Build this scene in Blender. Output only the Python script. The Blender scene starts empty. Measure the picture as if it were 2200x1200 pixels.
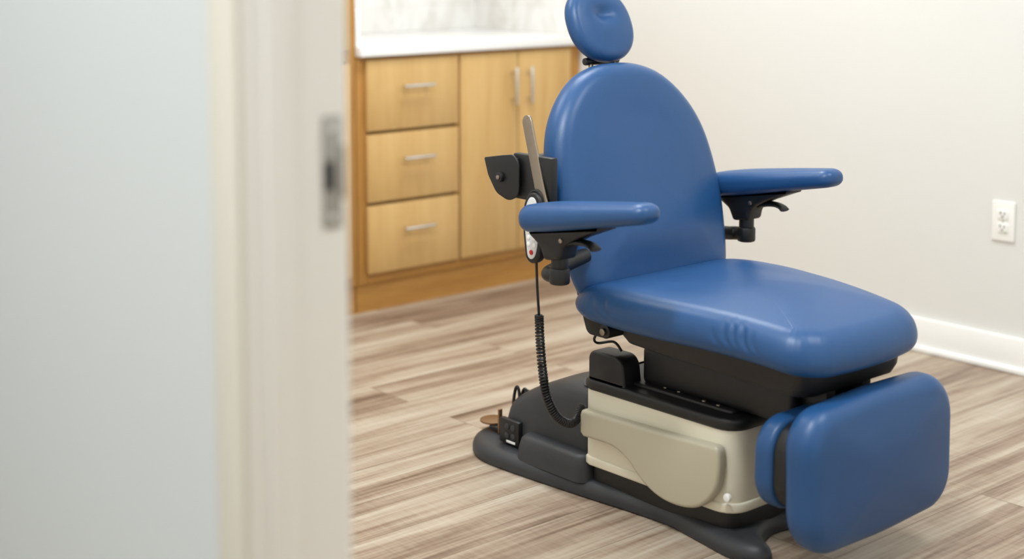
import bpy, bmesh, math, random
from mathutils import Vector, Matrix
random.seed(3)
scene = bpy.context.scene
COL = scene.collection
WLOC = {}
def s2l(c):
    c = c/255.0
    return c/12.92 if c <= 0.04045 else ((c+0.055)/1.055)**2.4
def rgb(r, g, b): return (s2l(r), s2l(g), s2l(b), 1.0)

# ------------------------------------------------------------------ materials
def pmat(name, col, rough=0.5, metal=0.0, bump=0.0, bscale=200.0, var=0.0, vscale=4.0, coat=0.0, spec=0.5, emit=None, estr=0.0):
    m = bpy.data.materials.new(name); m.use_nodes = True
    nt = m.node_tree; b = nt.nodes["Principled BSDF"]
    b.inputs["Roughness"].default_value = rough
    b.inputs["Metallic"].default_value = metal
    b.inputs["Specular IOR Level"].default_value = spec
    b.inputs["Coat Weight"].default_value = coat
    tc = nt.nodes.new("ShaderNodeTexCoord")
    n = nt.nodes.new("ShaderNodeTexNoise"); n.inputs["Scale"].default_value = vscale; n.inputs["Detail"].default_value = 3
    nt.links.new(tc.outputs["Object"], n.inputs["Vector"])
    mx = nt.nodes.new("ShaderNodeMix"); mx.data_type = 'RGBA'
    d = max(var, 0.01)
    mx.inputs[6].default_value = tuple(c*(1-d) for c in col[:3])+(1,)
    mx.inputs[7].default_value = tuple(min(1, c*(1+d)) for c in col[:3])+(1,)
    nt.links.new(n.outputs["Fac"], mx.inputs[0])
    nt.links.new(mx.outputs[2], b.inputs["Base Color"])
    if bump > 0:
        n2 = nt.nodes.new("ShaderNodeTexNoise"); n2.inputs["Scale"].default_value = bscale; n2.inputs["Detail"].default_value = 2
        nt.links.new(tc.outputs["Object"], n2.inputs["Vector"])
        bp = nt.nodes.new("ShaderNodeBump"); bp.inputs["Strength"].default_value = bump; bp.inputs["Distance"].default_value = 0.001
        nt.links.new(n2.outputs["Fac"], bp.inputs["Height"]); nt.links.new(bp.outputs[0], b.inputs["Normal"])
    if emit:
        b.inputs["Emission Color"].default_value = emit; b.inputs["Emission Strength"].default_value = estr
    return m

def woodmat(name, c1, c2, axis='Z', rough=0.42, scale=9.0):
    m = bpy.data.materials.new(name); m.use_nodes = True
    nt = m.node_tree; b = nt.nodes["Principled BSDF"]; b.inputs["Roughness"].default_value = rough
    tc = nt.nodes.new("ShaderNodeTexCoord"); mp = nt.nodes.new("ShaderNodeMapping")
    sc = {'Z': (scale*3, scale*3, scale*0.25), 'X': (scale*0.25, scale*3, scale*3)}[axis]
    mp.inputs["Scale"].default_value = sc
    nt.links.new(tc.outputs["Object"], mp.inputs["Vector"])
    n = nt.nodes.new("ShaderNodeTexNoise"); n.inputs["Scale"].default_value = 1.0; n.inputs["Detail"].default_value = 6; n.inputs["Distortion"].default_value = 0.6
    nt.links.new(mp.outputs[0], n.inputs["Vector"])
    n3 = nt.nodes.new("ShaderNodeTexNoise"); n3.inputs["Scale"].default_value = 7.0; n3.inputs["Detail"].default_value = 4
    nt.links.new(mp.outputs[0], n3.inputs["Vector"])
    ad = nt.nodes.new("ShaderNodeMath"); ad.operation = 'MULTIPLY_ADD'; ad.inputs[1].default_value = 0.35
    nt.links.new(n3.outputs["Fac"], ad.inputs[0])
    sb = nt.nodes.new("ShaderNodeMath"); sb.operation = 'MULTIPLY'; sb.inputs[1].default_value = 0.75
    nt.links.new(n.outputs["Fac"], sb.inputs[0]); nt.links.new(sb.outputs[0], ad.inputs[2])
    r = nt.nodes.new("ShaderNodeValToRGB"); r.color_ramp.elements[0].position = 0.35; r.color_ramp.elements[1].position = 0.7
    r.color_ramp.elements[0].color = c1; r.color_ramp.elements[1].color = c2
    nt.links.new(ad.outputs[0], r.inputs[0]); nt.links.new(r.outputs[0], b.inputs["Base Color"])
    return m

def floormat():
    m = bpy.data.materials.new("vinyl_plank"); m.use_nodes = True
    nt = m.node_tree; N = nt.nodes.new; L = nt.links.new
    b = nt.nodes["Principled BSDF"]; b.inputs["Roughness"].default_value = 0.42; b.inputs["Specular IOR Level"].default_value = 0.35
    tc = N("ShaderNodeTexCoord")
    br = N("ShaderNodeTexBrick"); br.offset = 0.37; br.squash = 1.0
    br.inputs["Color1"].default_value = (0, 0, 0, 1); br.inputs["Color2"].default_value = (1, 1, 1, 1); br.inputs["Mortar"].default_value = (0.5, 0.5, 0.5, 1)
    br.inputs["Scale"].default_value = 1.0; br.inputs["Brick Width"].default_value = 1.5; br.inputs["Row Height"].default_value = 0.178
    br.inputs["Mortar Size"].default_value = 0.0009; br.inputs["Mortar Smooth"].default_value = 0.15
    L(tc.outputs["Object"], br.inputs["Vector"])
    sepc = N("ShaderNodeSeparateColor"); L(br.outputs["Color"], sepc.inputs[0])
    comb = N("ShaderNodeCombineXYZ"); mu = N("ShaderNodeMath"); mu.operation = 'MULTIPLY'; mu.inputs[1].default_value = 17.0
    L(sepc.outputs[0], mu.inputs[0]); L(mu.outputs[0], comb.inputs[0]); L(mu.outputs[0], comb.inputs[2])
    va = N("ShaderNodeVectorMath"); va.operation = 'ADD'; L(tc.outputs["Object"], va.inputs[0]); L(comb.outputs[0], va.inputs[1])
    mp = N("ShaderNodeMapping"); mp.inputs["Scale"].default_value = (0.55, 9.0, 1.0); L(va.outputs[0], mp.inputs["Vector"])
    n1 = N("ShaderNodeTexNoise"); n1.inputs["Scale"].default_value = 1.5; n1.inputs["Detail"].default_value = 7; n1.inputs["Roughness"].default_value = 0.58; n1.inputs["Distortion"].default_value = 0.45
    L(mp.outputs[0], n1.inputs["Vector"])
    mp2 = N("ShaderNodeMapping"); mp2.inputs["Scale"].default_value = (3.5, 95.0, 1.0); L(va.outputs[0], mp2.inputs["Vector"])
    n2 = N("ShaderNodeTexNoise"); n2.inputs["Scale"].default_value = 1.0; n2.inputs["Detail"].default_value = 6; L(mp2.outputs[0], n2.inputs["Vector"])
    mp3 = N("ShaderNodeMapping"); mp3.inputs["Scale"].default_value = (150, 14.0, 1.0); L(va.outputs[0], mp3.inputs["Vector"])
    n3 = N("ShaderNodeTexNoise"); n3.inputs["Scale"].default_value = 1.0; n3.inputs["Detail"].default_value = 2; L(mp3.outputs[0], n3.inputs["Vector"])
    a1 = N("ShaderNodeMath"); a1.operation = 'MULTIPLY_ADD'; a1.inputs[1].default_value = 0.36; L(n2.outputs["Fac"], a1.inputs[0]); L(n1.outputs["Fac"], a1.inputs[2])
    a2 = N("ShaderNodeMath"); a2.operation = 'MULTIPLY_ADD'; a2.inputs[1].default_value = 0.13; L(n3.outputs["Fac"], a2.inputs[0]); L(a1.outputs[0], a2.inputs[2])
    a3 = N("ShaderNodeMath"); a3.operation = 'MULTIPLY_ADD'; a3.inputs[1].default_value = 0.10; L(sepc.outputs[0], a3.inputs[0]); L(a2.outputs[0], a3.inputs[2])
    r = N("ShaderNodeValToRGB"); e = r.color_ramp.elements
    e[0].position = 0.58; e[0].color = rgb(102, 82, 66)
    e[1].position = 0.97; e[1].color = rgb(190, 178, 160)
    k = e.new(0.69); k.color = rgb(138, 117, 99)
    k = e.new(0.81); k.color = rgb(167, 149, 130)
    L(a3.outputs[0], r.inputs[0])
    mx = N("ShaderNodeMix"); mx.data_type = 'RGBA'; L(br.outputs["Fac"], mx.inputs[0]); L(r.outputs[0], mx.inputs[6]); mx.inputs[7].default_value = rgb(108, 90, 75)
    L(mx.outputs[2], b.inputs["Base Color"])
    bp = N("ShaderNodeBump"); bp.inputs["Strength"].default_value = 0.12; bp.inputs["Distance"].default_value = 0.002
    L(a1.outputs[0], bp.inputs["Height"]); L(bp.outputs[0], b.inputs["Normal"])
    return m

def tilemat():
    m = bpy.data.materials.new("backsplash_tile"); m.use_nodes = True
    nt = m.node_tree; N = nt.nodes.new; L = nt.links.new
    b = nt.nodes["Principled BSDF"]; b.inputs["Roughness"].default_value = 0.25
    tc = N("ShaderNodeTexCoord"); mp = N("ShaderNodeMapping"); mp.inputs["Rotation"].default_value = (math.radians(90), 0, 0)
    L(tc.outputs["Object"], mp.inputs["Vector"])
    br = N("ShaderNodeTexBrick"); br.inputs["Scale"].default_value = 1.0; br.inputs["Brick Width"].default_value = 0.30; br.inputs["Row Height"].default_value = 0.1
    br.inputs["Mortar Size"].default_value = 0.001; br.inputs["Color1"].default_value = rgb(240, 238, 234); br.inputs["Color2"].default_value = rgb(245, 244, 241); br.inputs["Mortar"].default_value = rgb(230, 228, 223)
    L(mp.outputs[0], br.inputs["Vector"])
    mpn = N("ShaderNodeMapping"); mpn.inputs["Scale"].default_value = (2.6, 2.6, 1.0); mpn.inputs["Rotation"].default_value = (0, .5, 0); L(tc.outputs["Object"], mpn.inputs["Vector"])
    n = N("ShaderNodeTexNoise"); n.inputs["Scale"].default_value = 3.5; n.inputs["Detail"].default_value = 5; n.inputs["Distortion"].default_value = 1.8; L(mpn.outputs[0], n.inputs["Vector"])
    r = N("ShaderNodeValToRGB"); r.color_ramp.elements[0].position = 0.30; r.color_ramp.elements[1].position = 0.56
    r.color_ramp.elements[0].color = (0.84, 0.82, 0.79, 1); r.color_ramp.elements[1].color = (1, 1, 1, 1); L(n.outputs["Fac"], r.inputs[0])
    mx = N("ShaderNodeMix"); mx.data_type = 'RGBA'; mx.blend_type = 'MULTIPLY'; mx.inputs[0].default_value = 1.0
    L(br.outputs["Color"], mx.inputs[6]); L(r.outputs[0], mx.inputs[7]); L(mx.outputs[2], b.inputs["Base Color"])
    return m

M_wall = pmat("painted_wall", rgb(227, 226, 222), 0.85, bump=0.15, bscale=160)
M_wallh = pmat("hallway_paint", rgb(212, 216, 215), 0.85, bump=0.1, bscale=160)
M_ceil = pmat("ceiling_paint", rgb(240, 240, 238), 0.9)
M_trim = pmat("trim_paint", rgb(247, 247, 245), 0.45)
M_jamb = pmat("jamb_paint", rgb(247, 244, 237), 0.5)
M_casing = pmat("casing_paint", rgb(226, 221, 207), 0.5)
M_floor = floormat()
M_tile = tilemat()
M_blue = pmat("blue_vinyl", rgb(31, 75, 124), 0.38, bump=0.22, bscale=420, var=0.05, vscale=9, spec=0.45)
M_black = pmat("black_plastic", rgb(19, 19, 21), 0.45, bump=0.1, bscale=600)
M_char = pmat("charcoal_plastic", rgb(48, 50, 54), 0.5, bump=0.25, bscale=500)
M_beige = pmat("beige_plastic", rgb(226, 220, 200), 0.42)
M_beige2 = pmat("taupe_plastic", rgb(188, 181, 160), 0.42)
M_steel = pmat("brushed_steel", rgb(158, 146, 132), 0.34, metal=1.0, var=0.08, vscale=60)
M_nickel = pmat("satin_nickel", rgb(222, 221, 219), 0.22, metal=1.0)
M_strike = pmat("worn_nickel", rgb(160, 156, 150), 0.35, metal=0.9)
M_brass = pmat("bronze_metal", rgb(150, 118, 88), 0.35, metal=0.8)
M_grey = pmat("grey_plastic", rgb(222, 223, 223), 0.4)
M_red = pmat("red_button", rgb(205, 40, 35), 0.4)
M_green = pmat("green_indicator", rgb(60, 170, 90), 0.4)
M_white = pmat("white_plastic", rgb(247, 246, 242), 0.3)
M_dark = pmat("dark_slot", rgb(18, 17, 17), 0.6)
M_quartz = pmat("white_quartz", rgb(248, 248, 247), 0.2, var=0.02, vscale=25)
M_wood = woodmat("maple_panel", rgb(197, 156, 96), rgb(211, 174, 114), 'Z')
M_frame = woodmat("maple_frame_upright", rgb(170, 119, 54), rgb(190, 140, 71), 'Z')
M_frameh = woodmat("maple_frame_rail", rgb(164, 114, 52), rgb(192, 142, 73), 'X')
M_lamp = pmat("light_diffuser", rgb(255, 255, 255), 0.5, emit=(1, 0.99, 0.97, 1), estr=3.0)

# ------------------------------------------------------------------ helpers
def mk(name, bm, mat, parent=None, smooth=35, label=None, cat=None, kind=None, origin=None, group=None):
    bmesh.ops.remove_doubles(bm, verts=bm.verts, dist=1e-6)
    bmesh.ops.recalc_face_normals(bm, faces=bm.faces)
    xs = [v.co for v in bm.verts]
    if origin is None:
        mn = Vector((min(v.x for v in xs), min(v.y for v in xs), min(v.z for v in xs)))
        mxv = Vector((max(v.x for v in xs), max(v.y for v in xs), max(v.z for v in xs)))
        origin = Vector(((mn.x+mxv.x)/2, (mn.y+mxv.y)/2, mn.z))
    origin = Vector(origin)
    for v in bm.verts: v.co -= origin
    me = bpy.data.meshes.new(name); bm.to_mesh(me); bm.free()
    me.materials.append(mat)
    if smooth:
        for p in me.polygons: p.use_smooth = True
        me.set_sharp_from_angle(angle=math.radians(smooth))
    o = bpy.data.objects.new(name, me); COL.objects.link(o)
    place(o, origin, parent)
    tag(o, label, cat, kind, group)
    return o
def place(o, wloc, parent):
    WLOC[o.name] = Vector(wloc)
    if parent is not None:
        o.parent = parent; o.location = Vector(wloc) - WLOC[parent.name]
    else: o.location = wloc
def tag(o, label=None, cat=None, kind=None, group=None):
    if label: o["label"] = label
    if cat: o["category"] = cat
    if kind: o["kind"] = kind
    if group: o["group"] = group
def empty(name, loc, parent=None, label=None, cat=None):
    o = bpy.data.objects.new(name, None); o.empty_display_size = 0.1; COL.objects.link(o)
    place(o, Vector(loc), parent); tag(o, label, cat); return o

def bm_box(bm, x0, x1, y0, y1, z0, z1, bev=0.0, seg=2, T=None):
    t = bmesh.new(); bmesh.ops.create_cube(t, size=1.0)
    for v in t.verts:
        v.co = Vector((x0+(v.co.x+.5)*(x1-x0), y0+(v.co.y+.5)*(y1-y0), z0+(v.co.z+.5)*(z1-z0)))
    if bev > 0: bmesh.ops.bevel(t, geom=t.edges[:], offset=bev, segments=seg, profile=0.5, affect='EDGES')
    if T:
        for v in t.verts: v.co = T(v.co)
    me = bpy.data.meshes.new("t"); t.to_mesh(me); t.free(); bm.from_mesh(me); bpy.data.meshes.remove(me)
def box(name, x0, x1, y0, y1, z0, z1, mat, parent=None, bev=0.0, seg=2, T=None, **k):
    bm = bmesh.new(); bm_box(bm, x0, x1, y0, y1, z0, z1, bev, seg, T); return mk(name, bm, mat, parent, **k)

def frame_of(d):
    d = d.normalized(); u = Vector((0, 0, 1)) if abs(d.z) < 0.9 else Vector((1, 0, 0))
    a = d.cross(u).normalized(); return a, d.cross(a).normalized()
def bm_tube(bm, pts, r, n=14, rfun=None):
    pts = [Vector(p) for p in pts]; rings = []
    a, b = frame_of(pts[1]-pts[0])
    for i, p in enumerate(pts):
        d = (pts[min(i+1, len(pts)-1)]-pts[max(i-1, 0)]).normalized()
        a = (a - d*a.dot(d)).normalized(); b = d.cross(a)
        rr = rfun(i/(len(pts)-1)) if rfun else r
        rings.append([bm.verts.new(p+a*math.cos(2*math.pi*k/n)*rr+b*math.sin(2*math.pi*k/n)*rr) for k in range(n)])
    for i in range(len(rings)-1):
        for k in range(n): bm.faces.new((rings[i][k], rings[i][(k+1) % n], rings[i+1][(k+1) % n], rings[i+1][k]))
    bm.faces.new(rings[0]); bm.faces.new(rings[-1])
def tube(name, pts, r, mat, parent=None, n=14, rfun=None, **k):
    bm = bmesh.new(); bm_tube(bm, pts, r, n, rfun); return mk(name, bm, mat, parent, **k)
def bm_rod(bm, p0, p1, r, bev=0.002, n=24):
    p0, p1 = Vector(p0), Vector(p1); d = (p1-p0); L = d.length; d.normalize()
    bev = min(bev, L*0.3, r*0.5)
    prof = [(0, r-bev), (bev*.3, r-bev*.3), (bev, r), (L-bev, r), (L-bev*.3, r-bev*.3), (L, r-bev)]
    a, b = frame_of(d); rings = []
    for h, rr in prof: rings.append([bm.verts.new(p0+d*h+a*math.cos(2*math.pi*k/n)*rr+b*math.sin(2*math.pi*k/n)*rr) for k in range(n)])
    for i in range(len(rings)-1):
        for k in range(n): bm.faces.new((rings[i][k], rings[i][(k+1) % n], rings[i+1][(k+1) % n], rings[i+1][k]))
    bm.faces.new(rings[0]); bm.faces.new(rings[-1])
def rod(name, p0, p1, r, mat, parent=None, bev=0.002, **k):
    bm = bmesh.new(); bm_rod(bm, p0, p1, r, bev); return mk(name, bm, mat, parent, **k)

def catmull(pts, per=8, closed=True):
    out = []; n = len(pts)
    rng = range(n) if closed else range(n-1)
    for i in rng:
        if closed: p0, p1, p2, p3 = pts[i-1], pts[i], pts[(i+1) % n], pts[(i+2) % n]
        else: p0, p1, p2, p3 = pts[max(i-1, 0)], pts[i], pts[i+1], pts[min(i+2, n-1)]
        for k in range(per):
            t = k/per
            out.append(tuple(0.5*((2*b)+(-a+c)*t+(2*a-5*b+4*c-d)*t*t+(-a+3*b-3*c+d)*t**3) for a, b, c, d in zip(p0, p1, p2, p3)))
    if not closed: out.append(tuple(pts[-1]))
    return out
def resample(pts, n):
    P = pts+[pts[0]]; d = [0]
    for i in range(len(P)-1): d.append(d[-1]+math.dist(P[i], P[i+1]))
    out = []; j = 0
    for k in range(n):
        s = d[-1]*k/n
        while d[j+1] < s: j += 1
        t = (s-d[j])/max(d[j+1]-d[j], 1e-9)
        out.append(tuple(a+(b-a)*t for a, b in zip(P[j], P[j+1])))
    return out
def rpoly(corners, n=None, seg=8):
    out = []; m = len(corners)
    for i in range(m):
        p = Vector(corners[i][:2]); r = corners[i][2]
        a = (Vector(corners[i-1][:2])-p).normalized(); b = (Vector(corners[(i+1) % m][:2])-p).normalized()
        if r <= 0: out.append(tuple(p)); continue
        ang = a.angle(b); t = r/math.tan(ang/2); c = p+(a+b).normalized()*(r/math.sin(ang/2))
        s = p+a*t-c; e = p+b*t-c
        a0 = math.atan2(s.y, s.x); a1 = math.atan2(e.y, e.x); da = (a1-a0+math.pi) % (2*math.pi)-math.pi
        for k in range(seg+1):
            q = a0+da*k/seg; out.append((c.x+r*math.cos(q), c.y+r*math.sin(q)))
    return resample(out, n) if n else out
def inset(pts, d):
    n = len(pts); area = sum(pts[i][0]*pts[(i+1) % n][1]-pts[(i+1) % n][0]*pts[i][1] for i in range(n))
    s = 1 if area > 0 else -1; out = []
    for i in range(n):
        tx = pts[(i+1) % n][0]-pts[i-1][0]; ty = pts[(i+1) % n][1]-pts[i-1][1]; l = math.hypot(tx, ty) or 1
        out.append((pts[i][0]-ty/l*d*s, pts[i][1]+tx/l*d*s))
    return out
def bridge(bm, R):
    n = len(R[0])
    for i in range(len(R)-1):
        for k in range(n): bm.faces.new((R[i][k], R[i][(k+1) % n], R[i+1][(k+1) % n], R[i+1][k]))
def cushion(name, outline, t0, t1, rt, rb, dome, fmap, mat, parent=None, topfn=None, center=None, rings=14, sidefn=None, nq=10, nb=5, **k):
    bm = bmesh.new()
    n = len(outline)
    cx, cy = center if center else (sum(p[0] for p in outline)/n, sum(p[1] for p in outline)/n)
    rm = sum(math.hypot(x-cx, y-cy) for x, y in outline)/n - rt
    thm = math.pi/2-math.atan(2*dome/rm)
    H = (t1-rt)-(t0+rb)
    layers = []
    ib = inset(outline, rb)
    for f in (0.35, 0.7): layers.append(([(cx+(x-cx)*f, cy+(y-cy)*f) for x, y in ib], t0, 0))
    for q in range(nb+1):
        th = math.pi/2*q/nb
        layers.append((inset(outline, rb*(1-math.sin(th))), t0+rb*(1-math.cos(th)), 0))
    for q in range(0 if H > 1e-4 else 1, nq+1):
        th = thm*q/nq; layers.append((inset(outline, rt*(1-math.cos(th))), t1-rt+rt*math.sin(th), 0.0))
    it = inset(outline, rt*(1-math.cos(thm))); zt = t1-rt+rt*math.sin(thm)
    for q in range(1, rings):
        f = 1-q/rings; g = 1-f; e = 1-(1-g)**2; s = min(1, g/.45)
        layers.append(([(cx+(x-cx)*f, cy+(y-cy)*f) for x, y in it], zt+dome*e, s*s*(3-2*s)))
    R = []
    for pts, w, a in layers:
        ring = []
        for (x, y) in pts:
            ww = w + (topfn(x, y)*a if (topfn and a > 0) else 0)
            v = fmap(x, y, ww)
            if sidefn: v = v+sidefn(x, y, w)
            ring.append(bm.verts.new(v))
        R.append(ring)
    bridge(bm, R)
    c0 = bm.verts.new(fmap(cx, cy, t0)); c1 = bm.verts.new(fmap(cx, cy, zt+dome+(topfn(cx, cy) if topfn else 0)))
    for i in range(n):
        bm.faces.new((c0, R[0][i], R[0][(i+1) % n])); bm.faces.new((c1, R[-1][i], R[-1][(i+1) % n]))
    return mk(name, bm, mat, parent, smooth=75, **k)
def prism(name, poly, d0, d1, fmap, mat, parent=None, bev=0.003, seg=3, **k):
    bm = bmesh.new(); R = []
    for i in range(seg+1):
        th = math.pi/2*i/seg; R.append([bm.verts.new(fmap(x, y, d0+bev*(1-math.cos(th)))) for x, y in inset(poly, bev*(1-math.sin(th)))])
    for i in range(seg+1):
        th = math.pi/2*i/seg; R.append([bm.verts.new(fmap(x, y, d1-bev+bev*math.sin(th))) for x, y in inset(poly, bev*(1-math.cos(th)))])
    bridge(bm, R); bm.faces.new(R[0]); bm.faces.new(R[-1])
    return mk(name, bm, mat, parent, **k)

# ------------------------------------------------------------------ room shell
XR, YB, ZC = 3.96, 4.72, 2.7
XO, XI = 0.828, 0.955       # door wall outer / inner face
YJ, YJ2 = 1.368, 0.385      # door jamb faces
S = "structure"
box("floor", -1.6, XR+.12, -1.3, YB+.12, -0.05, 0, M_floor, smooth=0, kind=S, origin=(0, 0, 0))
box("ceiling", -1.6, XR+.12, -1.3, YB+.12, ZC, ZC+.05, M_ceil, smooth=0, kind=S)
box("wall_back", XI, XR, YB, YB+.12, 0, ZC, M_wall, smooth=0, kind=S)
box("wall_right", XR, XR+.12, 0.0, YB+.12, 0, ZC, M_wall, smooth=0, kind=S)
box("wall_front", XI, XR, 0.0, 0.12, 0, ZC, M_wall, smooth=0, kind=S)
def wallpoly(x0, x1, y_lo, y_hi, name, mat):
    poly = [(y_lo, 0), (YJ2-.018, 0), (YJ2-.018, 2.09), (YJ+.018, 2.09), (YJ+.018, 0), (y_hi, 0), (y_hi, ZC), (y_lo, ZC)]
    bm = bmesh.new()
    a = [bm.verts.new((x0, y, z)) for y, z in poly]; b = [bm.verts.new((x1, y, z)) for y, z in poly]
    bm.faces.new(a); bm.faces.new(b); n = len(poly)
    for i in range(n): bm.faces.new((a[i], a[(i+1) % n], b[(i+1) % n], b[i]))
    return mk(name, bm, mat, smooth=0, kind=S)
XM = XO+.02
wallpoly(XM, XI, -1.3, YB+.12, "wall_left", M_wall)
wallpoly(XO, XM, -1.3, YB+.12, "wall_hallway", M_wallh)
box("wall_hallway_far", -1.6, -1.5, -1.3, YB+.12, 0, ZC, M_wallh, smooth=0, kind=S)
box("wall_hallway_near", -1.5, XO, -1.3, -1.2, 0, ZC, M_wallh, smooth=0, kind=S)
box("wall_hallway_end", -1.5, XO, YB, YB+.12, 0, ZC, M_wallh, smooth=0, kind=S)

def baseboard(name, x0, x1, y0, y1, axis):
    bm = bmesh.new(); bm_box(bm, x0, x1, y0, y1, 0, 0.105, 0.003)
    if axis == 'y-': bm_box(bm, x0-.011, x0+.004, y0, y1, 0, 0.019, 0.005, 3)
    return mk(name, bm, M_trim, kind=S)
baseboard("baseboard_right", XR-.013, XR, 0.12, 4.105, 'y-')
baseboard("baseboard_left", XI, XI+.013, YJ+.1, YB-.66, '')
baseboard("baseboard_hallway", XO-.013, XO, YJ+.1, YB, '')

def uframe(name, x0, x1, ya, yb, wid, ztop, mat, bev=.003):
    bm = bmesh.new()
    bm_box(bm, x0, x1, yb, yb+wid, 0, ztop+wid, bev); bm_box(bm, x0, x1, ya-wid, ya, 0, ztop+wid, bev); bm_box(bm, x0, x1, ya-.001, yb+.001, ztop, ztop+wid, bev)
    return mk(name, bm, mat, kind=S)
uframe("trim_1", XO-.001, XI+.001, YJ2, YJ, .0178, 2.07, M_jamb, .0015)
uframe("trim_2", XO-.009, XO, YJ2-.001, YJ+.001, .057, 2.071, M_casing, .003)
uframe("trim_3", XI, XI+.012, YJ2-.008, YJ+.008, .057, 2.078, M_trim, .003)
bm = bmesh.new()
bm_box(bm, .852, .888, YJ-.006, YJ, 0, 2.07, .0025); bm_box(bm, .852, .888, YJ2, YJ2+.006, 0, 2.07, .0025); bm_box(bm, .852, .888, YJ2, YJ, 2.064, 2.07, .0025)
mk("trim_4", bm, M_jamb, kind=S)

# strike plate
sp = empty("strike_plate", (.937, YJ, .932), label="satin metal latch strike plate set in the white door jamb", cat="strike plate")
bm = bmesh.new(); bm_box(bm, .9270, .9510, YJ-.0018, YJ+.0, .932, 1.058, .0008); bm_box(bm, .9490, .9555, YJ-.003, YJ-.001, .965, 1.025, .0008)
mk("plate", bm, M_strike, sp)
box("latch_opening", .928, .941, YJ-.0025, YJ-.0012, .975, 1.008, M_dark, sp, .0004)
for z in (.945, 1.045): rod("screw", (.938, YJ-.0014, z), (.938, YJ-.003, z), .0045, M_nickel, sp, .0005)

# ------------------------------------------------------------------ cabinets
def handle(name, p0, p1, parent, off=(0, -.03, 0)):
    bm = bmesh.new(); p0 = Vector(p0); p1 = Vector(p1); o = Vector(off); d = (p1-p0).normalized()
    bm_rod(bm, p0+o, p1+o, .0062, .001)
    for p in (p0+d*.02, p1-d*.02): bm_rod(bm, p, p+o, .0045, .0006)
    return mk(name, bm, M_nickel, parent, label="satin nickel bar pull")
YF = 4.10
bc = empty("base_cabinet", (3.43, 4.4, 0), label="light maple base cabinet with three drawers and two doors", cat="cabinet")
box("body", 2.918, XR-.003, YF+.02, YB-.003, .10, .879, M_frame, bc)
for (x0, x1) in ((2.918, 2.962), (3.346, 3.368), (3.895, XR-.003)): box("stile", x0, x1, YF, YF+.02, .10, .879, M_frame, bc, .0015)
for (z0, z1) in ((.10, .14), (.86, .879)): box("rail", 2.962, 3.895, YF+.0005, YF+.02, z0, z1, M_frameh, bc, .0015)
box("toe_kick", 2.918, XR-.003, YF+.012, YF+.04, 0, .10, M_frameh, bc)
FY0, FY1 = YF-.018, YF-.0005
for (z0, z1) in ((.625, .866), (.381, .614), (.136, .370)):
    dr = box("drawer", 2.950, 3.347, FY0, FY1, z0, z1, M_wood, bc, .003)
    zc = (z0+z1)/2+.028
    handle("handle", (3.085, FY0, zc), (3.217, FY0, zc), dr)
for (x0, x1, xh) in ((3.358, 3.626, 3.597), (3.632, 3.895, 3.672)):
    d = box("door", x0, x1, FY0, FY1, .136, .866, M_wood, bc, .003)
    handle("handle", (xh, FY0, .675), (xh, FY0, .812), d)
bm = bmesh.new(); bm_box(bm, 2.9165, XR-.001, YF-.032, YB-.001, .8795, .916, .003)
mk("countertop", bm, M_quartz, label="white quartz countertop on the maple base cabinet", cat="countertop")
box("side_splash", 2.9175, 2.9375, YF-.0, YB-.012, .9165, 1.04, M_quartz, None, .002, label="upright white quartz side splash at the countertop end", cat="backsplash")
bm = bmesh.new(); bm_box(bm, 2.94, XR-.001, YB-.011, YB-.001, .9165, 1.45, 0); bm_box(bm, XR-.011, XR-.001, YF+.0, YB-.011, .9165, 1.45, 0)
mk("tile_backsplash", bm, M_tile, smooth=0, origin=(2.94, YB, .9165), label="pale grey and white marbled tile backsplash above countertop", cat="backsplash")
tcx0, tcx1 = 2.31, 2.914
tc_ = empty("tall_cabinet", (2.61, 4.4, 0), label="tall light maple storage cabinet standing beside the countertop", cat="cabinet")
box("body", tcx0, tcx1, YF+.02, YB-.003, .10, 2.35, M_frame, tc_)
for (x0, x1) in ((tcx0, tcx0+.04), (2.872, tcx1)): box("stile", x0, x1, YF-.002, YF+.02, .10, 2.35, M_frame, tc_, .0015)
for (z0, z1) in ((.10, .14), (.865, .90), (2.31, 2.35)): box("rail", tcx0+.04, 2.872, YF-.0015, YF+.02, z0, z1, M_frameh, tc_, .0015)
box("toe_kick", tcx0, tcx1, YF+.012, YF+.04, 0, .10, M_frameh, tc_)
for (z0, z1, hz) in ((.136, .858, .70), (.905, 2.32, 1.05)):
    d = box("door", tcx0+.03, 2.880, YF-.020, YF-.0025, z0, z1, M_wood, tc_, .003)
    handle("handle", (tcx0+.07, YF-.02, hz), (tcx0+.07, YF-.02, hz+.137), d)

# wall outlet
wo = empty("wall_outlet", (XR, 2.303, .387), label="white duplex electrical outlet on the cream wall", cat="outlet")
def wmap(u, v, w): return Vector((XR-w, 2.303+u, .444+v))
prism("cover_plate", rpoly([(-.037, -.059, .004), (.037, -.059, .004), (.037, .059, .004), (-.037, .059, .004)]), 0.0005, .006, wmap, M_white, wo, .002)
for s in (-1, 1):
    rc = prism("receptacle", rpoly([(-.017, s*.0195-.014, .007), (.017, s*.0195-.014, .007), (.017, s*.0195+.014, .007), (-.017, s*.0195+.014, .007)]), .0055, .0095, wmap, M_white, wo, .001)
    for u, h in ((-.0065, .004), (.0065, .005)): box("slot", XR-.010, XR-.0094, 2.303+u-.0015, 2.303+u+.0015, .444+s*.0195+.0, .444+s*.0195+h*2, M_dark, rc)
    rod("ground_hole", wmap(0, s*.0195-.006, .0094), wmap(0, s*.0195-.006, .010), .003, M_dark, rc, .0001)
rod("screw", wmap(0, 0, .0058), wmap(0, 0, .007), .003, M_nickel, wo, .0004)
rod("indicator", wmap(-.010, -.030, .0084), wmap(-.010, -.030, .0104), .002, M_green, wo, .0003)

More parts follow.
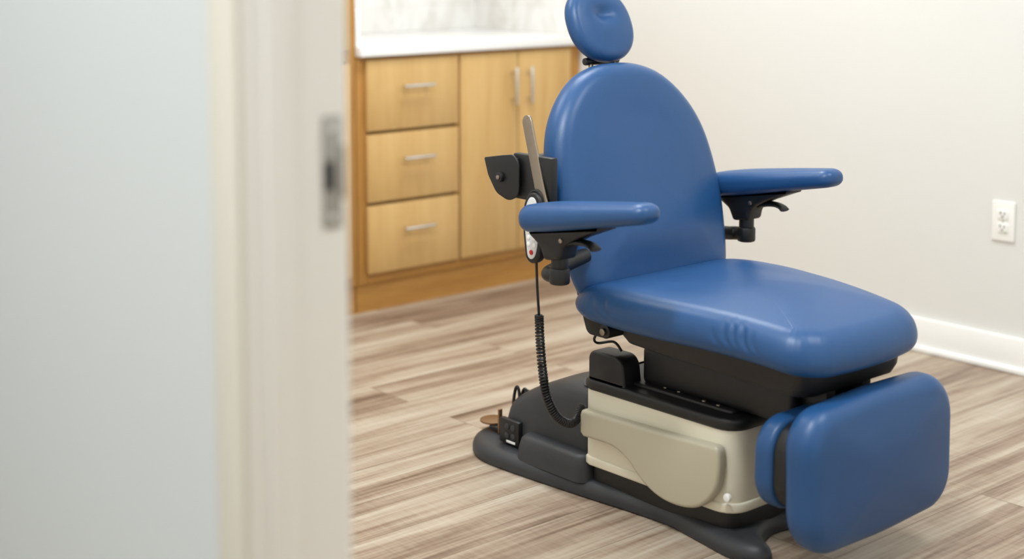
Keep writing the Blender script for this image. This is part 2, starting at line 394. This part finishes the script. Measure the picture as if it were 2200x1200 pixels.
# ------------------------------------------------------------------ the chair
CX = 2.46
CT = lambda v: Vector(v)
ch = empty("examination_chair", (CX, 2.3, 0), label="blue vinyl powered medical examination chair on charcoal base", cat="medical chair")

half = [(0, 2.825), (.085, 2.818), (.14, 2.78), (.174, 2.715), (.180, 2.64), (.172, 2.5), (.160, 2.36), (.146, 2.22), (.142, 2.12), (.160, 2.01), (.176, 1.92), (.165, 1.86), (.125, 1.848), (.08, 1.91), (0, 1.94)]
full = half+[(-x, y) for x, y in half[-2:0:-1]]
out = resample(catmull(full, 8), 140)
base = empty("base", (CX, 2.35, 0), ch)
cushion("base_plate", [(CX+x, y) for x, y in out], 0.002, .04, .026, .004, .002, lambda x, y, w: CT((x, y, w)), M_char, base, center=(CX, 2.3), rings=4)
def loft(name, rings, mat, parent, smooth=60, **k):
    bm = bmesh.new(); R = [[bm.verts.new(CT(p)) for p in r] for r in rings]; bridge(bm, R); bm.faces.new(R[0]); bm.faces.new(R[-1])
    return mk(name, bm, mat, parent, smooth=smooth, **k)
def rrect(x0, x1, y0, y1, r, seg=8): return rpoly([(x0, y0, r), (x1, y0, r), (x1, y1, r), (x0, y1, r)], None, seg)
def ztop(y):
    t = max(0, min(1, (2.70-y)/.26)); return .132+.103*math.sin(t*math.pi/2)**.9
rings = []
hump = rpoly([(2.335, 2.38, .03), (2.60, 2.38, .03), (2.60, 2.71, .06), (2.340, 2.71, .05)], 120)
for f, zf in ((0, 0), (.003, .3), (.007, .6), (.013, .8), (.020, .90), (.030, .96), (.042, .99), (.056, 1.0)):
    rings.append([(x, y, .035+(ztop(y)-.035)*zf) for x, y in inset(hump, f)])
for g in (.8, .6, .4, .2, .05):
    rr = inset(hump, .056); rings.append([(2.47+(x-2.47)*g, 2.54+(y-2.54)*g, .003*(1-g)+ztop(2.54+(y-2.54)*g)) for x, y in rr])
loft("motor_cover", rings, M_char, base)
rings = []
for f, zf in ((0, 0), (.003, .5), (.008, .85), (.014, .97), (.022, 1.0)):
    rings.append([(x, y, .033+(.092-.033)*zf) for x, y in rrect(2.293+f, 2.40-f, 2.36+f, 2.60-f, .03-f*.5, 8)])
loft("side_cover", rings, M_char, base)
sk = box("socket_panel", 2.329, 2.346, 2.618, 2.690, .044, .106, M_black, base, .005, T=CT)
for y, z in ((2.638, .088), (2.660, .088), (2.638, .066), (2.660, .066)): rod("socket", CT((2.330, y, z)), CT((2.3268, y, z)), .008, M_char, sk, .001)
box("socket_label", 2.3278, 2.3295, 2.630, 2.662, .049, .055, M_white, sk, .0005, T=CT)
pd = empty("foot_pedal", (2.40, 2.78, .05), ch)
rod("pedal_disc", CT((2.397, 2.790, .056)), CT((2.397, 2.790, .062)), .034, M_brass, pd, .0025, label="round bronze pedal disc")
box("pedal_arm", 2.352, 2.364, 2.716, 2.722, .05, .112, M_brass, pd, .002, T=CT)
box("pedal_link", 2.37, 2.39, 2.69, 2.775, .046, .056, M_black, pd, .002, T=CT)
for dx, dy, h, w in ((0, 0, .058, .012), (.014, -.012, .052, .014), (.03, -.005, .042, .018)):
    lp = [(2.370+dx+.25*w*math.sin(a), 2.672+dy+w*math.cos(a)*1.0, .118+h*math.sin(a)) for a in [math.pi*k/16 for k in range(17)]]
    tube("power_cable", lp, .0038, M_black, ch, n=8)

# enclosure
BX0, BX1, BY0, BY1 = CX-.15, CX+.15, 1.935, 2.372
outl = rpoly([(BX0, BY1, .02), (BX1, BY1, .02), (BX1, BY0, .045), (BX0, BY0, .045)], 96)
vm = lambda x, y, w: CT((x, y, w))
enc = empty("enclosure", (CX, 2.15, .04), ch)
prism("housing", outl, .085, .258, vm, M_beige, enc, .006, smooth=40, label="glossy beige plastic housing")
prism("lower_skirt", inset(outl, -.004), .078, .10, vm, M_beige, enc, .005, smooth=40)
prism("plinth", inset(outl, .014), .030, .082, vm, M_black, enc, .004)
prism("top_cover", inset(outl, -.005), .252, .280, vm, M_black, enc, .010, smooth=45)
prism("top_tray", inset(outl, .030), .276, .288, vm, M_black, enc, .005)
for (x, y) in ((2.35, 2.01), (2.35, 2.05), (2.36, 2.13), (2.36, 2.17)): rod("cover_screw", CT((x, y, .287)), CT((x, y, .2905)), .005, M_steel, enc, .001)
def pxmap(x0=0): return lambda y, z, w: CT((x0+w, y, z))
for px in (CX-.152, CX+.092):
    prism("pivot_block", rpoly([(2.245, .276, .004), (2.36, .276, .004), (2.36, .345, .02), (2.255, .345, .03)]), 0, .06, pxmap(px), M_black, enc, .008)
sw = catmull([(1.953, .214), (1.952, .180), (1.960, .135), (1.982, .103), (2.015, .080), (2.060, .070), (2.11, .072), (2.154, .087), (2.19, .112), (2.2175, .134), (2.25, .147), (2.275, .151)], 6, False)
sw = [(p[0], p[1]) for p in sw]+[(2.33, .150), (2.352, .149), (2.362, .158), (2.363, .2), (2.357, .211), (2.30, .213), (2.12, .218), (1.965, .226), (1.956, .222)]
sw = resample(sw, 150)
prism("side_panel", sw, 0, .028, pxmap(CX-.176), M_beige2, enc, .009, seg=5, smooth=50, label="taupe curved side panel")
rod("panel_bolt", CT((CX-.150, 1.944, .118)), CT((CX-.160, 1.944, .118)), .009, M_white, enc, .003)

box("lift_column", CX-.105, CX+.12, 1.82, 2.24, .284, .372, M_black, ch, .015, 3, T=CT)
sh = []
for z, hw, y0, y1, r in ((.362, .146, 1.770, 2.22, .03), (.366, .156, 1.758, 2.26, .035), (.385, .164, 1.748, 2.28, .04), (.42, .167, 1.745, 2.30, .04), (.423, .176, 1.738, 2.31, .045), (.466, .182, 1.736, 2.32, .05)):
    sh.append([(x, y, z+.02*max(0, (y-1.95)/.35)*(1 if z < .39 else 0.3)) for x, y in rrect(CX-hw+.010, CX+hw+.010, y0, y1, r)])
loft("seat_shell", sh, M_black, ch, smooth=40)
SX = CX+.012
seat_o = rpoly([(SX-.262, 2.350, .08), (SX-.254, 2.08, 0.4), (SX-.212, 1.705, .095), (SX, 1.686, .9), (SX+.185, 1.710, .095), (SX+.266, 2.1, 0.4), (SX+.258, 2.345, .09)], 520)
def seatmap(x, y, w):
    d = max(0, (2.0-y)/.30); z = w-.022*d*d
    t = max(0, (y-2.17)/.18)
    if t > 0: z = .472+(z-.472)*(1-.42*t*t)
    return CT((x, y, z))
def seattop(x, y):
    u = (x-SX)/.27
    return -.018*math.exp(-(u*u*2.5+((y-2.16)/.14)**2))
def seatside(x, y, w):
    if x > SX-.1: return Vector((0, 0, 0))
    q = (y-(w-.48)*.75)+.006*math.sin(w*90)
    e = 0
    for c, a, wd, zc, zw in ((1.835, .9, .005, .478, .018), (1.856, 1.3, .006, .482, .022), (1.879, 1.1, .005, .486, .02), (1.900, .9, .006, .480, .022), (1.928, .6, .006, .474, .018), (2.215, .8, .007, .48, .02), (2.25, .6, .007, .475, .02)):
        e += a*math.exp(-((q-c)/wd)**2)*math.exp(-((w-zc)/zw)**2)
    return Vector((.0050*e*min(1, (SX-.1-x)/.08), 0, 0))
seat = cushion("seat", seat_o, .432, .521, .054, .034, .022, seatmap, M_blue, ch, topfn=seattop, center=(SX, 2.03), sidefn=seatside, nq=18, nb=10, rings=24, label="padded blue vinyl seat cushion")

# backrest
RB = math.radians(16.5)
BXC = CX+.022
P0 = Vector((BXC, 2.350, .485)); UP = Vector((0, math.sin(RB), math.cos(RB))); NF = Vector((0, -math.cos(RB), math.sin(RB)))
def backmap(x, s, w): return CT(P0+Vector((x, 0, 0))+UP*s+NF*w)
bh = [(0, .503), (.065, .498), (.127, .477), (.180, .438), (.224, .383), (.250, .322), (.262, .25), (.264, .17), (.255, .09), (.240, .02), (.228, -.008), (.205, -.026), (.17, -.032), (0, -.032)]
bfull = bh+[(-x, y) for x, y in bh[-2:0:-1]]
bo = resample(catmull(bfull, 8), 200)
def backtop(x, s):
    f = -.010*math.exp(-(x/.13)**2-((s-.32)/.16)**2)+.012*math.exp(-((s-.08)/.08)**2-(x/.2)**2)
    f += .0018*math.sin((s*1.0-x*.55)*2*math.pi/.05)*math.exp(-((x+.19)/.06)**2-((s-.06)/.05)**2)
    return f
back = empty("backrest", backmap(0, 0, 0), ch)
cushion("back_cushion", bo, .0, .071, .045, .026, .018, backmap, M_blue, back, topfn=backtop, center=(0, .24), rings=28, nq=14, nb=8, label="arched blue vinyl back cushion")
cushion("back_panel", [(x*.86, .24+(s-.24)*.86) for x, s in bo], -.022, .004, .012, .01, 0, backmap, M_black, back, center=(0, .24), rings=4)
for s in (-1, 1):
    prism("hinge_bracket", rpoly([(2.27, .39, .01), (2.335, .39, .02), (2.425, .62, .02), (2.38, .64, .02), (2.325, .50, .01)]), 0, .014, pxmap(CX+s*.172-.007), M_black, back, .002)
rod("hinge_rod", CT((CX-.198, 2.262, .412)), CT((CX+.198, 2.262, .412)), .016, M_black, back, .003)
rod("hinge_bolt", CT((CX-.206, 2.262, .412)), CT((CX-.197, 2.262, .412)), .008, M_steel, back, .002)

# headrest
hd = empty("headrest", (CX, 2.49, .96), ch)
RH = math.radians(24)
H0 = Vector((BXC+.012, 2.515, 1.064)); HU = Vector((0, math.sin(RH), math.cos(RH))); HN = Vector((0, -math.cos(RH), math.sin(RH)))
def headmap(x, s, w): return CT(H0+Vector((x, 0, 0))+HU*s+HN*w)
ho = [(.098*math.copysign(abs(math.cos(a))**.9, math.cos(a)), .094*math.copysign(abs(math.sin(a))**.9, math.sin(a))) for a in [2*math.pi*k/128 for k in range(128)]]
cushion("head_cushion", ho, -.022, .022, .024, .018, .008, headmap, M_blue, hd, topfn=lambda x, s: -.016*math.exp(-((x-.0)/.030)**2-((s-.018)/.020)**2), center=(0, 0.01), rings=22, label="oval blue vinyl headrest cushion with central dimple")
for s in (-.038, .038):
    rod("headrest_post", backmap(s, .42, -.004), headmap(s, -.05, -.024), .006, M_steel, hd)
rod("headrest_clamp", headmap(-.06, -.082, -.026), headmap(.05, -.082, -.026), .009, M_black, hd, .003)

# armrests
def armrest(s):
    ax, ay, LN = (CX-.334, 2.352, .368) if s < 0 else (CX+.322, 2.392, .366)
    A0 = Vector((ax, ay, .640)); TA = math.radians(8)
    F = Vector((0, -math.cos(TA), math.sin(TA))); U = Vector((0, math.sin(TA), math.cos(TA)))
    amap = lambda a, x, w: CT(A0+F*a+Vector((x, 0, 0))+U*w)
    ar = empty("armrest", amap(.1, 0, -.09), ch)
    ol = rpoly([(0, -.05, .035), (0, .05, .035), (.15, .050, .3), (LN, .036, .03), (LN, -.036, .03), (.15, -.050, .3)], 110)
    cushion("arm_cushion", ol, .0, .058, .028, .024, .004, lambda a, x, w: amap(a, x, w*(1-.30*max(0, a-.08)/.3)+.014*max(0, (a-.08)/.3)), M_blue, ar, center=(.18, 0), rings=8, label="blue vinyl arm pad")
    pm = lambda a, w, x: amap(a, x, w)
    prism("arm_bracket", resample(rpoly([(.020, .006, .006), (.25, .012, .006), (.24, .002, .006), (.170, -.014, .04), (.122, -.030, .03), (.110, -.060, .008), (.062, -.060, .008), (.052, -.030, .02), (.022, -.006, .008)]), 90), -.028, .028, pm, M_black, ar, .010)
    lv = [amap(a, .004*s, w) for a, w in ((.10, -.030), (.125, -.026), (.15, -.024), (.175, -.026), (.192, -.032), (.200, -.039))]
    bm = bmesh.new()
    R = []
    lp = catmull([tuple(p) for p in lv], 5, False)
    for i, p in enumerate(lp):
        t = i/(len(lp)-1); hw = .014+.003*t; hh = .009-.005*t
        R.append([bm.verts.new(Vector(p)+Vector((hw*math.cos(q), 0, 0))+U*(hh*math.sin(q))) for q in [2*math.pi*k/16 for k in range(16)]])
    bridge(bm, R); bm.faces.new(R[0]); bm.faces.new(R[-1]); mk("release_lever", bm, M_black, ar, smooth=60)
    pc = amap(.085, 0, -.058); pb = Vector((pc.x, pc.y, pc.z-.03))
    bm = bmesh.new(); bm_rod(bm, pc+Vector((0, 0, .008)), pb+Vector((0, 0, .0)), .018, .003)
    bm_rod(bm, pb+Vector((0, 0, .010)), pb-Vector((0, 0, .026)), .022, .005); mk("arm_post", bm, M_black, ar)
    tube("arm_elbow", catmull([tuple(pb-Vector((0, .002, .008))), tuple(pb+Vector((-s*.0, .03, -.010))), tuple(pb+Vector((-s*.015, .045, -.010))), tuple(pb+Vector((-s*.06, .05, -.002))), tuple(pb+Vector((-s*.13, .055, .01)))], 6, False), .0165, M_black, ar, n=16)
    rod("arm_bolt", CT(amap(.125, -.026, -.018)), CT(amap(.125, -.032, -.018)), .005, M_steel, ar, .001)
armrest(-1); armrest(1)

# footrest
ft = empty("footrest", (CX, 1.74, .1), ch)
def footmap(x, z, w): return CT((x, 1.745-w+.03*(z-.24), z))
fo = rpoly([(CX-.242, .083, .085), (CX, .078, 1.0), (CX+.240, .088, .085), (CX+.250, .370, .09), (CX, .376, 1.0), (CX-.242, .364, .08)], 150)
cushion("foot_cushion", fo, 0, .081, .038, .034, .015, footmap, M_blue, ft, center=(CX, .225), nb=8, nq=14, label="blue vinyl padded footrest panel")
fo2 = rpoly([(CX-.225, .155, .06), (CX+.225, .155, .06), (CX+.225, .325, .06), (CX-.225, .325, .06)], 110)
prism("foot_bracket", fo2, 1.738, 1.775, lambda x, z, w: CT((x, w, z)), M_black, ft, .006)
cushion("rear_foot_cushion", inset(fo2, -.008), 0, .05, .022, .012, .004, lambda x, z, w: CT((x, 1.772+w, z)), M_blue, ft, center=(CX, .24), rings=5, label="blue vinyl pad behind the footrest")
for s in (-.06, .06): box("foot_hinge", CX+s-.015, CX+s+.015, 1.76, 1.86, .29, .375, M_black, ft, .005, T=CT)

# accessory holder behind backrest
rh = empty("roll_holder", (2.2, 2.49, .69), ch)
ep = resample(rpoly([(2.552, .774, .003), (2.538, .735, .035), (2.510, .698, .035), (2.468, .684, .035), (2.434, .700, .025), (2.434, .775, .02), (2.455, .790, .015), (2.49, .785, .02)]), 90)
prism("end_plate", ep, 0, .006, pxmap(2.165), M_black, rh, .002)
prism("end_plate", list(ep), 0, .006, pxmap(2.75), M_black, rh, .002)
rod("roll_knob", CT((2.168, 2.492, .736)), CT((2.156, 2.492, .736)), .011, M_black, rh, .003)
rod("roll_bolt", CT((2.158, 2.492, .736)), CT((2.153, 2.492, .736)), .005, M_steel, rh, .001)
rod("roll_rod", CT((2.168, 2.492, .736)), CT((2.752, 2.492, .736)), .009, M_black, rh)
bm = bmesh.new(); bm_box(bm, 2.176, 2.196, 2.340, 2.465, .691, .792, .004, T=CT); bm_box(bm, 2.169, 2.30, 2.445, 2.47, .715, .782, .003, T=CT)
mk("mounting_block", bm, M_black, rh)
sb_ = rpoly([(-.015, 0, .004), (.015, 0, .004), (.015, .212, .0149), (-.015, .212, .0149)], 60)
RS = math.radians(21)
def strapmap(a, l, w): return CT(Vector((2.166+w+.015*l/.2, 2.355-a*math.cos(RS)+l*math.sin(RS), .680+l*math.cos(RS)+a*math.sin(RS))))
prism("support_strap", sb_, 0, .006, strapmap, M_steel, ch, .0015, label="brushed steel strap with rounded end")

# hand control and coiled cord
hc = empty("hand_control", (2.18, 2.42, .56), ch)
HY = -.042
def hcmap(y, z, w): return CT((2.168-w, y+HY, z))
hco = resample([(p[0], p[1]) for p in catmull([(2.425, .558), (2.406, .568), (2.395, .595), (2.391, .64), (2.393, .684), (2.408, .712), (2.434, .712), (2.451, .684), (2.454, .64), (2.449, .595), (2.443, .568)], 6)], 70)
prism("control_body", hco, -.012, .012, hcmap, M_black, hc, .006)
prism("control_face", inset(hco, .010), .010, .0135, hcmap, M_grey, hc, .002)
rod("stop_button", hcmap(2.422, .584, .013), hcmap(2.422, .584, .0155), .0055, M_red, hc, .001)
for z in (.601, .616, .631, .646):
    for dy in (-.009, .009): rod("control_button", hcmap(2.422+dy, z, .013), hcmap(2.422+dy, z, .0148), .005, M_white, hc, .0006)
rp = [hcmap(2.422+.022*math.cos(a), .696+.022*math.sin(a), .0) for a in [math.pi*k/14-.1 for k in range(16)]]
tube("hanging_hook", rp, .004, M_black, hc, n=8)
tube("straight_cord", catmull([tuple(CT((2.172, 2.383, .562))), tuple(CT((2.176, 2.384, .50))), tuple(CT((2.185, 2.388, .435)))], 8, False), .003, M_black, hc, n=8)
axis = catmull([(2.185, 2.388, .438), (2.188, 2.388, .38), (2.195, 2.387, .31), (2.205, 2.384, .25), (2.228, 2.377, .203), (2.262, 2.371, .180), (2.285, 2.370, .188), (2.300, 2.370, .215)], 30, False)
axis = [Vector(CT(p)) for p in axis]
turns = 62; NN = turns*12; cp = []
a, b = frame_of(axis[1]-axis[0])
for k in range(NN+1):
    q = k/NN*(len(axis)-1); i = min(int(q), len(axis)-2); p = axis[i].lerp(axis[i+1], q-i)
    d = (axis[i+1]-axis[i]).normalized(); a = (a-d*a.dot(d)).normalized(); b = d.cross(a)
    ph = 2*math.pi*turns*k/NN; cp.append(p+a*math.cos(ph)*.0080+b*math.sin(ph)*.0080)
tube("coiled_cord", cp, .0030, M_black, hc, n=6)
wr = catmull([(2.30, 2.30, .41), (2.285, 2.315, .385), (2.31, 2.33, .365), (2.33, 2.30, .37), (2.335, 2.28, .352)], 8, False)
tube("seat_wire", [CT(p) for p in wr], .003, M_black, ch, n=8)

# ------------------------------------------------------------------ lights
def troffer(x, y, sx, sy, name="ceiling_light"):
    t = empty(name, (x, y, ZC-.02), label="white flat panel ceiling light fixture", cat="ceiling light")
    box("light_frame", x-sx/2-.02, x+sx/2+.02, y-sy/2-.02, y+sy/2+.02, ZC-.02, ZC-.0005, M_white, t, .003)
    box("light_panel", x-sx/2, x+sx/2, y-sy/2, y+sy/2, ZC-.024, ZC-.0195, M_lamp, t)
def area(x, y, z, sx, sy, power, col, rot=(0, 0, 0), name="room_lamp"):
    l = bpy.data.lights.new(name, 'AREA'); l.shape = 'RECTANGLE'; l.size = sx; l.size_y = sy; l.energy = power; l.color = col
    o = bpy.data.objects.new(name, l); COL.objects.link(o); o.location = (x, y, z); o.rotation_euler = rot
troffer(1.35, 1.7, .4, .4); troffer(3.0, 3.2, .6, .6); troffer(1.7, 3.6, .6, .6); troffer(2.9, 1.0, .6, .6)
cw = (.915, .97, 1.0)
area(1.35, 1.7, ZC-.03, .25, .25, 34, cw); area(3.0, 3.2, ZC-.03, .6, .6, 28, cw); area(1.7, 3.6, ZC-.03, .6, .6, 15, cw); area(2.9, 1.0, ZC-.03, .6, .6, 17, cw)
troffer(-.4, 1.3, .6, 1.2)
area(-.4, 1.3, ZC-.03, .6, 1.2, 52, (.97, .99, 1.0))
w = bpy.data.worlds.new("world"); scene.world = w; w.use_nodes = True
w.node_tree.nodes["Background"].inputs[0].default_value = (.9, .95, 1, 1); w.node_tree.nodes["Background"].inputs[1].default_value = .3

# ------------------------------------------------------------------ camera
cam = bpy.data.cameras.new("camera"); co = bpy.data.objects.new("camera", cam); COL.objects.link(co)
cam.sensor_width = 36; cam.lens = 3217/2200*36; cam.shift_y = -380/2200
co.location = (0, 0, 1.243); co.rotation_euler = (math.radians(90-5.89), 0, math.radians(-41.4))
cam.dof.use_dof = True; cam.dof.focus_distance = 3.35; cam.dof.aperture_fstop = 1.7
cam.clip_start = 0.02
scene.camera = co
scene.view_settings.view_transform = 'Standard'
scene.view_settings.exposure = 0.0
